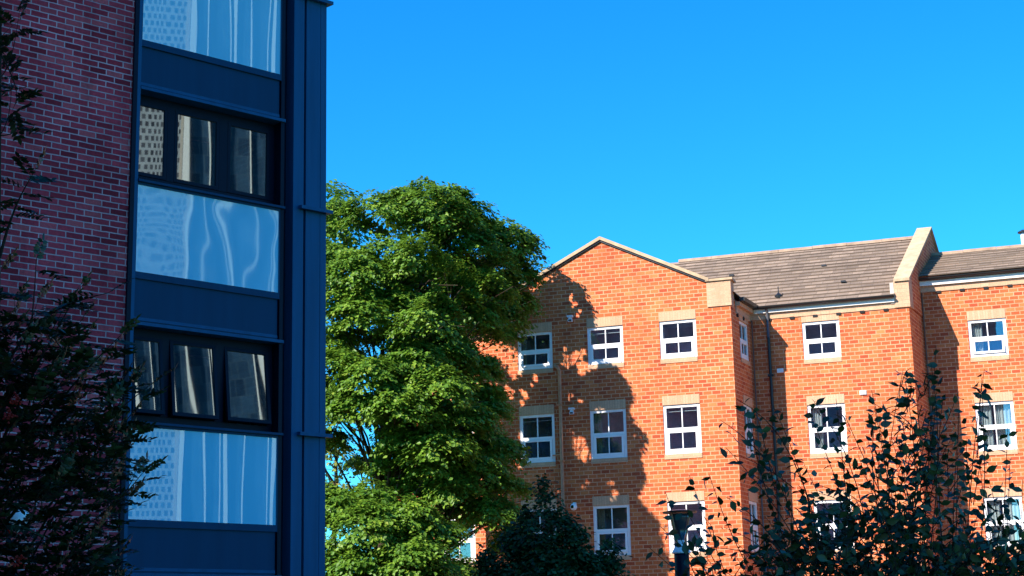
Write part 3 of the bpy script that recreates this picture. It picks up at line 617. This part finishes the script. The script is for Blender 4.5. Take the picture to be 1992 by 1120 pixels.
def tree(name, lobes, base, height, rt, label, leafm, group=None, per=34, sprays=34, sr=.34, size=.15, seed=1, barkm=None, trunk_pts=None):
    rng = np.random.default_rng(seed); rnd = random.Random(seed)
    t = empty(name, (base[0], base[1], 0), 0, label, 'tree', group)
    L = [(x-base[0], y-base[1], z+GZ, r) for x, y, z, r in lobes]
    C, N_, T_, K = crown_points(L, per, sprays, sr, rng)
    if name == 'sycamore_tree':
        sv = np.array(S); keep = np.ones(len(C), bool); wob = 1+.55*rng.normal(size=len(C))
        sub = []
        for x, y, z, rr in BEAMS:      # each opening is a ragged cluster of small ones
            for _ in range(5): sub.append((x+rnd.gauss(0, rr*.95), y, z+rnd.gauss(0, rr*.7), rr*rnd.uniform(.25, .8)))
        for x, y, z, rr in sub:
            d = C + np.array([base[0], base[1], 0]) - np.array([x, y, z]); along = d @ sv
            dist = np.linalg.norm(d - along[:, None]*sv, axis=1); keep &= dist > (rr*1.1+.045)*np.clip(wob, .7, 1.5)
        # leaves dropped to shape the crown's shadow to a set edge on the wall (height, reach)
        W0 = np.array([.123, 46.13]); wu = np.array([.94904, -.31514]); wn = np.array([.31514, .94904])
        Q = C[:, :2] + np.array(base) - W0; sh = -sv[:2]; tt = -(Q @ wn)/(sh @ wn); ru = (Q + tt[:, None]*sh) @ wu; rz = C[:, 2] - tt*sv[2]
        lim = np.interp(rz, [3.21, 4.46, 5.17, 5.9, 6.74, 7.46, 8.35, 9.15, 9.52, 9.9, 10.64, 11.92, 12.51], [4.15, 4.13, 3.77, 3.39, 3.6, 3.6, 3.22, 3.26, 2.87, 2.2, 2.35, 2.27, 1.67]); keep &= (rz < 3.2) | (ru < lim + .07*rng.normal(size=len(C)) + .10*np.sin(rz*5.3) - .05)
        C, N_, T_, K = C[keep], N_[keep], T_[keep], K[keep]
    leaf_mesh('crown', C, N_, T_, size*(.7+.6*rng.random(len(C))), leafm, t, LEAF_FAR, K)
    mb = MB((0, 0, 0)); tp = trunk_pts or [(0, 0, 0), (.08, .03, height*.3), (-.05, .05, height*.55), (.1, 0, height*.8), (.05, 0, height)]
    mb.tube(tp, [rt*(1-.8*i/(len(tp)-1)) for i in range(len(tp))], 10)
    for i, (x, y, z, r) in enumerate(L):
        zz = max(z*.45, z-1.2-r-rnd.random()*1.8)
        a = np.array([0.05, 0, zz]); b = np.array([x, y, z-.1]); mid = (a+b)/2+np.array([0, 0, .25*rnd.random()+.1])
        ra = rt*.30*(1-zz/(height*1.4)); mb.tube([a, (a+mid)/2+np.array([0, 0, -.04]), mid, b], [ra, ra*.8, ra*.6, ra*.2], 6, False)
        for _ in range(3):
            e = b+np.array([rnd.gauss(0, .5), rnd.gauss(0, .5), rnd.gauss(.1, .3)])*r; mb.tube([mid*.3+b*.7, e], [ra*.3, .006], 5, False)
    mb.build('trunk', barkm or M['bark'], t, True)
    return t
tree('sycamore_tree', LOBES+BACK, (-3.45, 41.3), 9.5, .26, 'large sunlit green tree filling the gap between the navy-clad building and the gable', M['leafA'], per=70, sprays=64, sr=.27, size=.104, seed=3)
# other trees
tree('pale_tree', [(.9,52,12.2,.9),(.4,52,13.0,.8),(1.7,52.3,12.3,.6),(-.6,52,12.0,1.4),(0,52,10.8,1.4)], (0, 52.4), 11, .2, 'pale yellow-green tree top peeping over the left slope of the gable', M['leafB'], per=16, sprays=15, sr=.45, size=.16, seed=5)
tree('dark_tree', [(-7.3,60,17.0,1.4),(-6.6,60,15.9,1.4),(-8.6,60,16.2,1.8),(-7.6,60,14.2,2.0)], (-8, 60), 15.5, .3, 'dark distant tree crown just clearing the top left of the big tree', M['leafA'], per=26, sprays=18, sr=.5, size=.2, seed=6)
tree('hazel_tree', [(-6.3,56,6.8,1.2),(-5.4,56,8.3,1.0),(-7.4,56,8.4,1.3),(-6.4,56,9.7,.9),(-6.8,56,5.2,1.5),(-5.0,56,5.4,.9)], (-6.3, 56), 9, .16, 'light green tree far behind, glimpsed through gaps in the big crown', M['leafB'], per=20, sprays=15, sr=.45, size=.17, seed=8)

# --- dark evergreen spire in front of the gable
def evergreen():
    rng = np.random.default_rng(11); x0, y0 = .53, 22
    t = empty('evergreen_shrub', (x0, y0, 0), 0, 'dark green pointed shrub in shade below the gable windows', 'shrub')
    C = []; N_ = []; T_ = []
    spires = [(-.15, 0, 3.93, .42), (.0, .1, 3.45, .55), (.28, -.1, 3.2, .5), (.55, 0, 2.85, .45), (-.50, 0, 3.15, .45), (.05, -.3, 2.9, .6), (-.8, .1, 2.65, .4), (.42, -.3, 2.75, .5), (-.35, -.3, 2.7, .5), (-.62, .0, 3.25, .42), (-.42, .1, 3.5, .4), (.15, -.2, 3.35, .45), (-.95, .1, 2.95, .4), (-.15, -.35, 3.1, .5), (.7, 0, 3.0, .4)]
    mb = MB((0, 0, 0)); mb.tube([(0, 0, 0), (0, 0, 2.4)], [.09, .03], 8)
    for sx, sy, top, wd in spires:
        mb.tube([(0, 0, .3), (sx*.6, sy, top*.5), (sx, sy, top-.08)], [.03, .02, .005], 6)
        n = 170
        for _ in range(n):
            f_ = rng.random()**.8; z = top - f_*(top-1.9); r = wd*min(1.25, (.05+(top-z)*1.15))*(.25+.85*rng.random()**.8); a = rng.random()*6.283
            c = np.array([sx+math.cos(a)*r, sy+math.sin(a)*r, z+.05*rng.random()]); o = unit(np.array([math.cos(a), math.sin(a), .5]))
            m_ = 16; P = c + rng.normal(size=(m_, 3))*np.array([.06, .06, .045]); C.append(P)
            N_.append(unit(o*.6+np.array([0, 0, .8])+rng.normal(size=(m_, 3))*.5)); T_.append(unit(o+rng.normal(size=(m_, 3))*.6))
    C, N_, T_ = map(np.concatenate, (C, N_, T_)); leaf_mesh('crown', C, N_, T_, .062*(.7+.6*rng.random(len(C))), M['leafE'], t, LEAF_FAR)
    mb.build('trunk', M['bark'], t, True)
evergreen()

# --- leafy shrub at the right, close to the camera (leaves strung along arching twigs)
def twig_shrub():
    rng = np.random.default_rng(21); rnd = random.Random(21); bx, by = 1.75, 8.0
    t = empty('broadleaf_shrub', (bx, by, 0), 0, 'dark leafy shrub with pointed oval leaves on thin twigs, at lower right', 'shrub')
    mb = MB((0, 0, 0)); C = []; N_ = []; T_ = []; SZ = []
    def P(px, py, Y): # shrub's own plan: tip height and spread
        return np.array([px, Y, py+GZ])
    # (x, z above eye, y) of twig tips
    tips = [(2.12,1.47,8.0),(2.06,1.36,7.9),(2.16,1.22,8.1),(1.97,1.37,8.1),(1.90,1.28,7.8),(1.78,1.25,8.0),(1.84,1.14,8.2),(1.72,1.12,7.7),(1.60,1.21,8.0),(1.52,1.24,8.2),(1.44,1.15,7.9),(1.30,1.20,8.1),(1.16,1.17,8.0),(1.08,1.19,7.8),(1.22,1.03,8.2),
            (2.38,1.36,8.1),(2.30,1.26,7.9),(2.44,1.05,8.0),(2.50,.92,8.2),(2.46,.78,7.9),(1.04,.98,8.0),(.95,.85,8.0),(.84,.84,7.9),(.74,.78,8.1),(.82,.66,7.9),(.70,.60,8.0),(.64,.50,8.0),(.76,.42,8.1),(2.52,.62,8.0),(2.48,.5,8.1),
            (2.20,1.08,8.0),(2.26,1.16,8.2),(2.05,1.20,7.8),(1.0,.72,7.8),(.88,.55,8.2),(2.62,.80,8.0),(2.7,.6,8.0)]
    def twig(a, b, r0, step, size, start=.35, sag=.06, drop=.02):
        a = np.array(a); b = np.array(b); L_ = np.linalg.norm(b-a); n = 9
        side = unit(rng.normal(size=3)); pts = []
        for i in range(n+1):
            f_ = i/n; p = a*(1-f_)+b*f_ + side*sag*math.sin(f_*math.pi) + np.array([0, 0, sag*1.2*math.sin(f_*math.pi)]); pts.append(p)
        mb.tube(pts, [r0*(1-.85*i/n)+.0009 for i in range(n+1)], 5, False)
        d = unit(b-a); k = max(2, int(L_*(1-start)/step)); s1 = unit(np.cross(d, rng.normal(size=3)))
        for i in range(k):
            f_ = start+(1-start)*(i+rnd.random()*.4)/k; j = min(n-1, int(f_*n)); p = pts[j]+(pts[j+1]-pts[j])*(f_*n-j)
            sgn = 1 if i % 2 else -1; o = unit(d*.5 + s1*sgn*.9 + rng.normal(size=3)*.35 + np.array([0, 0, -.25]))
            sz = size*(.75+.5*rnd.random()); C.append(p+o*sz*.62+np.array([0, 0, -drop*rnd.random()])); T_.append(o)
            N_.append(unit(rng.normal(size=3)*.75+np.array([0, -.35, .6]))); SZ.append(sz)
            mb.tube([p, p+o*sz*.16], [.0011, .0009], 4, False)
    base = np.array([bx, by, 0.0])
    stems = []
    for i in range(11):
        a = np.array([bx+rnd.uniform(-.15, .15), by+rnd.uniform(-.12, .12), 0]); b = np.array([bx+rnd.uniform(-.75, .7), by+rnd.uniform(-.3, .3), rnd.uniform(1.3, 1.8)])
        stems.append((a, b)); mb.tube([a, (a+b)/2+np.array([0, 0, .05]), b], [.018, .012, .006], 7)
    for x, z, y in tips:
        b = P(x, z, y); st = min(stems, key=lambda s_: abs(s_[1][0]-(x*.6+bx*.4))+rnd.random()*.25); f_ = rnd.uniform(.55, .95); a = st[0]*(1-f_)+st[1]*f_
        a[2] = min(a[2], b[2]-.15); twig(a, b, .0032, .040, .052, .25, rnd.uniform(.06, .16))
        for _ in range(2):
            g_ = rnd.uniform(.35, .8); q = a*(1-g_)+b*g_; e = q+(b-q)*.5+rng.normal(size=3)*np.array([.12, .12, .09]); twig(q, e, .0018, .038, .050, .15, .02)
    # dense heart
    for _ in range(1050):
        f_ = rnd.random(); x = rnd.gauss(0, 1)
        top = 2.26 - .30*abs(x)**1.3
        cx = bx + .02 + x*.52; z = rnd.uniform(1.2, max(1.3, top)) ; q = np.array([cx, by+rnd.gauss(0, .22), z])
        e = q + np.array([rnd.gauss((cx-bx)*.25, .14), rnd.gauss(0, .1), rnd.uniform(0, .22)]); twig(q, e, .0018, .036, .050, .05, .02)
    for _ in range(520):
        cx = bx+rnd.uniform(-1.2, 1.0); q = np.array([cx, by+rnd.gauss(0, .2), rnd.uniform(1.1, 1.1+.9*math.exp(-((cx-bx)/.95)**2))])
        e = q+np.array([rnd.gauss(0, .12), rnd.gauss(0, .1), rnd.uniform(0, .15)]); twig(q, e, .0018, .036, .050, .05, .02)
    for _ in range(48):      # leafy column rising at the right
        zz = rnd.uniform(.7, 1.36); q = np.array([2.0+rnd.gauss(0, .055)+(1.3-zz)*-.06, by+rnd.gauss(0, .1), zz+GZ-.1]); e = q+np.array([rnd.gauss(0.02, .07), rnd.gauss(0, .06), rnd.uniform(.05, .15)]); twig(q, e, .002, .04, .052, .1, .02)
    for _ in range(620):     # low spreading skirt
        cx = bx+rnd.uniform(-1.05, .95); hi = 2.05 if cx > bx-.35 else 2.05-.75*(bx-.35-cx)
        q = np.array([cx, by+rnd.gauss(0, .22), rnd.uniform(1.4, hi)]); sd = 1 if cx > bx else -1
        e = q+np.array([sd*abs(rnd.gauss(.05, .1)), rnd.gauss(0, .1), rnd.uniform(-.02, .12)]); twig(q, e, .0016, .036, .048, .05, .03)
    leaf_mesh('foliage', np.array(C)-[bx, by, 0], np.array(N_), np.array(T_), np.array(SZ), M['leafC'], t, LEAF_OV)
    mb.off = (-bx, -by, 0); mb.build('stems', M['twig'], t)
twig_shrub()

# --- rowan at the left, close to the camera, feathery compound leaves
def rowan():
    rng = np.random.default_rng(31); rnd = random.Random(31); bx, by = -2.25, 7.0
    t = empty('rowan_tree', (bx, by, 0), 0, 'dark rowan with feathery leaflets and a few red berries, before the purple brick wall', 'tree')
    mb = MB((0, 0, 0)); C = []; N_ = []; T_ = []; SZ = []
    def compound(p, d, L_=.15):
        d = unit(np.array(d)); up = np.array([0, 0, 1.0]); side = unit(np.cross(d, up)+1e-4); nrm = unit(np.cross(side, d)+rng.normal(size=3)*.25)
        side = unit(np.cross(d, nrm)); pts = [p + d*L_*f_ + np.array([0, 0, -.25*L_*f_*f_]) for f_ in (0, .35, .7, 1)]
        mb.tube(pts, [.0014, .0012, .001, .0007], 4, False)
        for i in range(7):
            f_ = .16+.80*i/6; q = p + d*L_*f_ + np.array([0, 0, -.25*L_*f_*f_]); ll = .045*(1-.35*abs(f_-.5))
            for sg in (-1, 1):
                o = unit(side*sg+d*.38+np.array([0, 0, -.22])); C.append(q+o*ll*.5); T_.append(o); N_.append(unit(nrm+rng.normal(size=3)*.2)); SZ.append(ll*1.05)
        C.append(pts[-1]+d*.02); T_.append(d); N_.append(nrm); SZ.append(.045)
    def branch(a, b, r0, k, L_=.15, start=.25):
        a = np.array(a, float); b = np.array(b, float); n = 8; s_ = rng.normal(size=3)*.04
        pts = [a*(1-i/n)+b*i/n + s_*math.sin(i/n*math.pi) for i in range(n+1)]; mb.tube(pts, [r0*(1-.8*i/n) for i in range(n+1)], 6, False)
        for i in range(k):
            f_ = start+(1-start)*(i+.5*rnd.random())/k; j = min(n-1, int(f_*n)); p = pts[j]+(pts[j+1]-pts[j])*(f_*n-j)
            an = rnd.uniform(0, 6.283); compound(p, [math.cos(an), math.sin(an)*.7, rnd.uniform(-.1, .55)], L_*(.75+.5*rnd.random()))
        compound(pts[-1], b-a, L_*.8)
    z = lambda v: v+GZ
    mb.tube([(bx, by, 0), (bx+.03, by, 1.2), (bx-.02, by, 2.6), (bx-.1, by+.05, 4.6)], [.05, .04, .028, .008], 10)
    ends = [((-2.14,7.0,2.18),9),((-2.10,6.95,1.75),8),((-1.93,7.0,1.60),9),((-1.80,7.05,1.62),8),((-1.72,6.95,1.40),10),((-1.63,7.0,1.12),9),((-1.60,7.1,1.22),8),((-1.66,6.9,.95),9),((-1.62,7.0,.80),8),((-1.78,7.0,.62),9),((-1.90,6.95,.42),9),((-1.76,7.0,.46),8),((-2.0,7.1,.32),8),((-2.1,6.9,.9),10),((-1.95,6.9,1.2),10),((-1.85,7.1,1.0),10),((-2.2,7.0,1.5),8),((-1.9,7.0,.8),8),((-1.70,7.05,.70),7)]
    for e, k in ends:
        e = np.array([e[0], e[1], z(e[2])]); s0 = np.array([bx+rnd.uniform(-.03, .03), by, max(.6, e[2]-rnd.uniform(.35, .8))]); branch(s0, e, .008, k)
    for _ in range(165):
        x = rnd.uniform(-2.45, -1.68); zz = rnd.uniform(.15, 1.62-.30*max(0, x+2.1)*2.2); q = np.array([x, by+rnd.gauss(0, .2), z(zz)])
        branch(q-np.array([.06, 0, .12]), q, .003, 3, .14, .1)
    for _ in range(6): branch((bx-.1, by, z(rnd.uniform(2.3, 2.8))), (-2.30+rnd.uniform(-.05, .05), by+.1, z(rnd.choice([2.97, 2.70, 2.52])+rnd.uniform(-.03, .03))), .004, 3, .13, .5)
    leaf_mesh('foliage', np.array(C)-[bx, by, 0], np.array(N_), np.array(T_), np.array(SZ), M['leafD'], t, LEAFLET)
    mb.off = (-bx, -by, 0); mb.build('trunk', M['twig'], t)
    for cx, cz in ((-2.10, 1.10), (-2.06, .43), (-2.13, 1.03)):
        b = MB((-bx, -by, 0))
        for _ in range(26):
            c = (cx+rnd.gauss(0, .013), by-.24+rnd.gauss(0, .012), z(cz)+rnd.gauss(0, .012)); b.lathe(c, [(.001, -.0055), (.0045, -.003), (.0058, 0), (.0045, .003), (.001, .0055)], 7)
        b.build('berry_cluster', M['berry'], t, True)
rowan()

# --- lantern on a post in front of the gable
L_ = empty('street_lamp', (2.49, 25, 0), 0, 'post-top lantern with flat wide cap, behind the leafy shrub', 'lamp')
b = MB((0, 0, 0)); b.lathe((0, 0, 0), [(.15, 0), (.15, .08), (.125, .14), (.115, 3.0), (.115, 3.06)], 18); b.build('post', M['navyd'], L_, True)
b = MB((0, 0, 0)); b.lathe((0, 0, 3.06), [(.14, 0), (.145, .02), (.06, .17), (.05, .20)], 18); b.build('collar', M['whitebox'], L_)
b = MB((0, 0, 0)); b.lathe((0, 0, 3.26), [(.05, 0), (.12, .2), (.15, .34), (.15, .40)], 18); b.build('lantern_glass', M['lens'], L_, True)
for a in range(4):
    b = MB((0, 0, 0)); t_ = R(45+90*a); b.tube([(math.cos(t_)*.08, math.sin(t_)*.08, 3.2), (math.cos(t_)*.20, math.sin(t_)*.20, 3.68)], .012, 6); b.build('strut', M['tanpipe'], L_)
b = MB((0, 0, 0)); b.lathe((0, 0, 3.675), [(.26, 0), (.265, .02), (.1, .05), (.001, .055)], 24); b.build('cap', M['gutter'], L_)
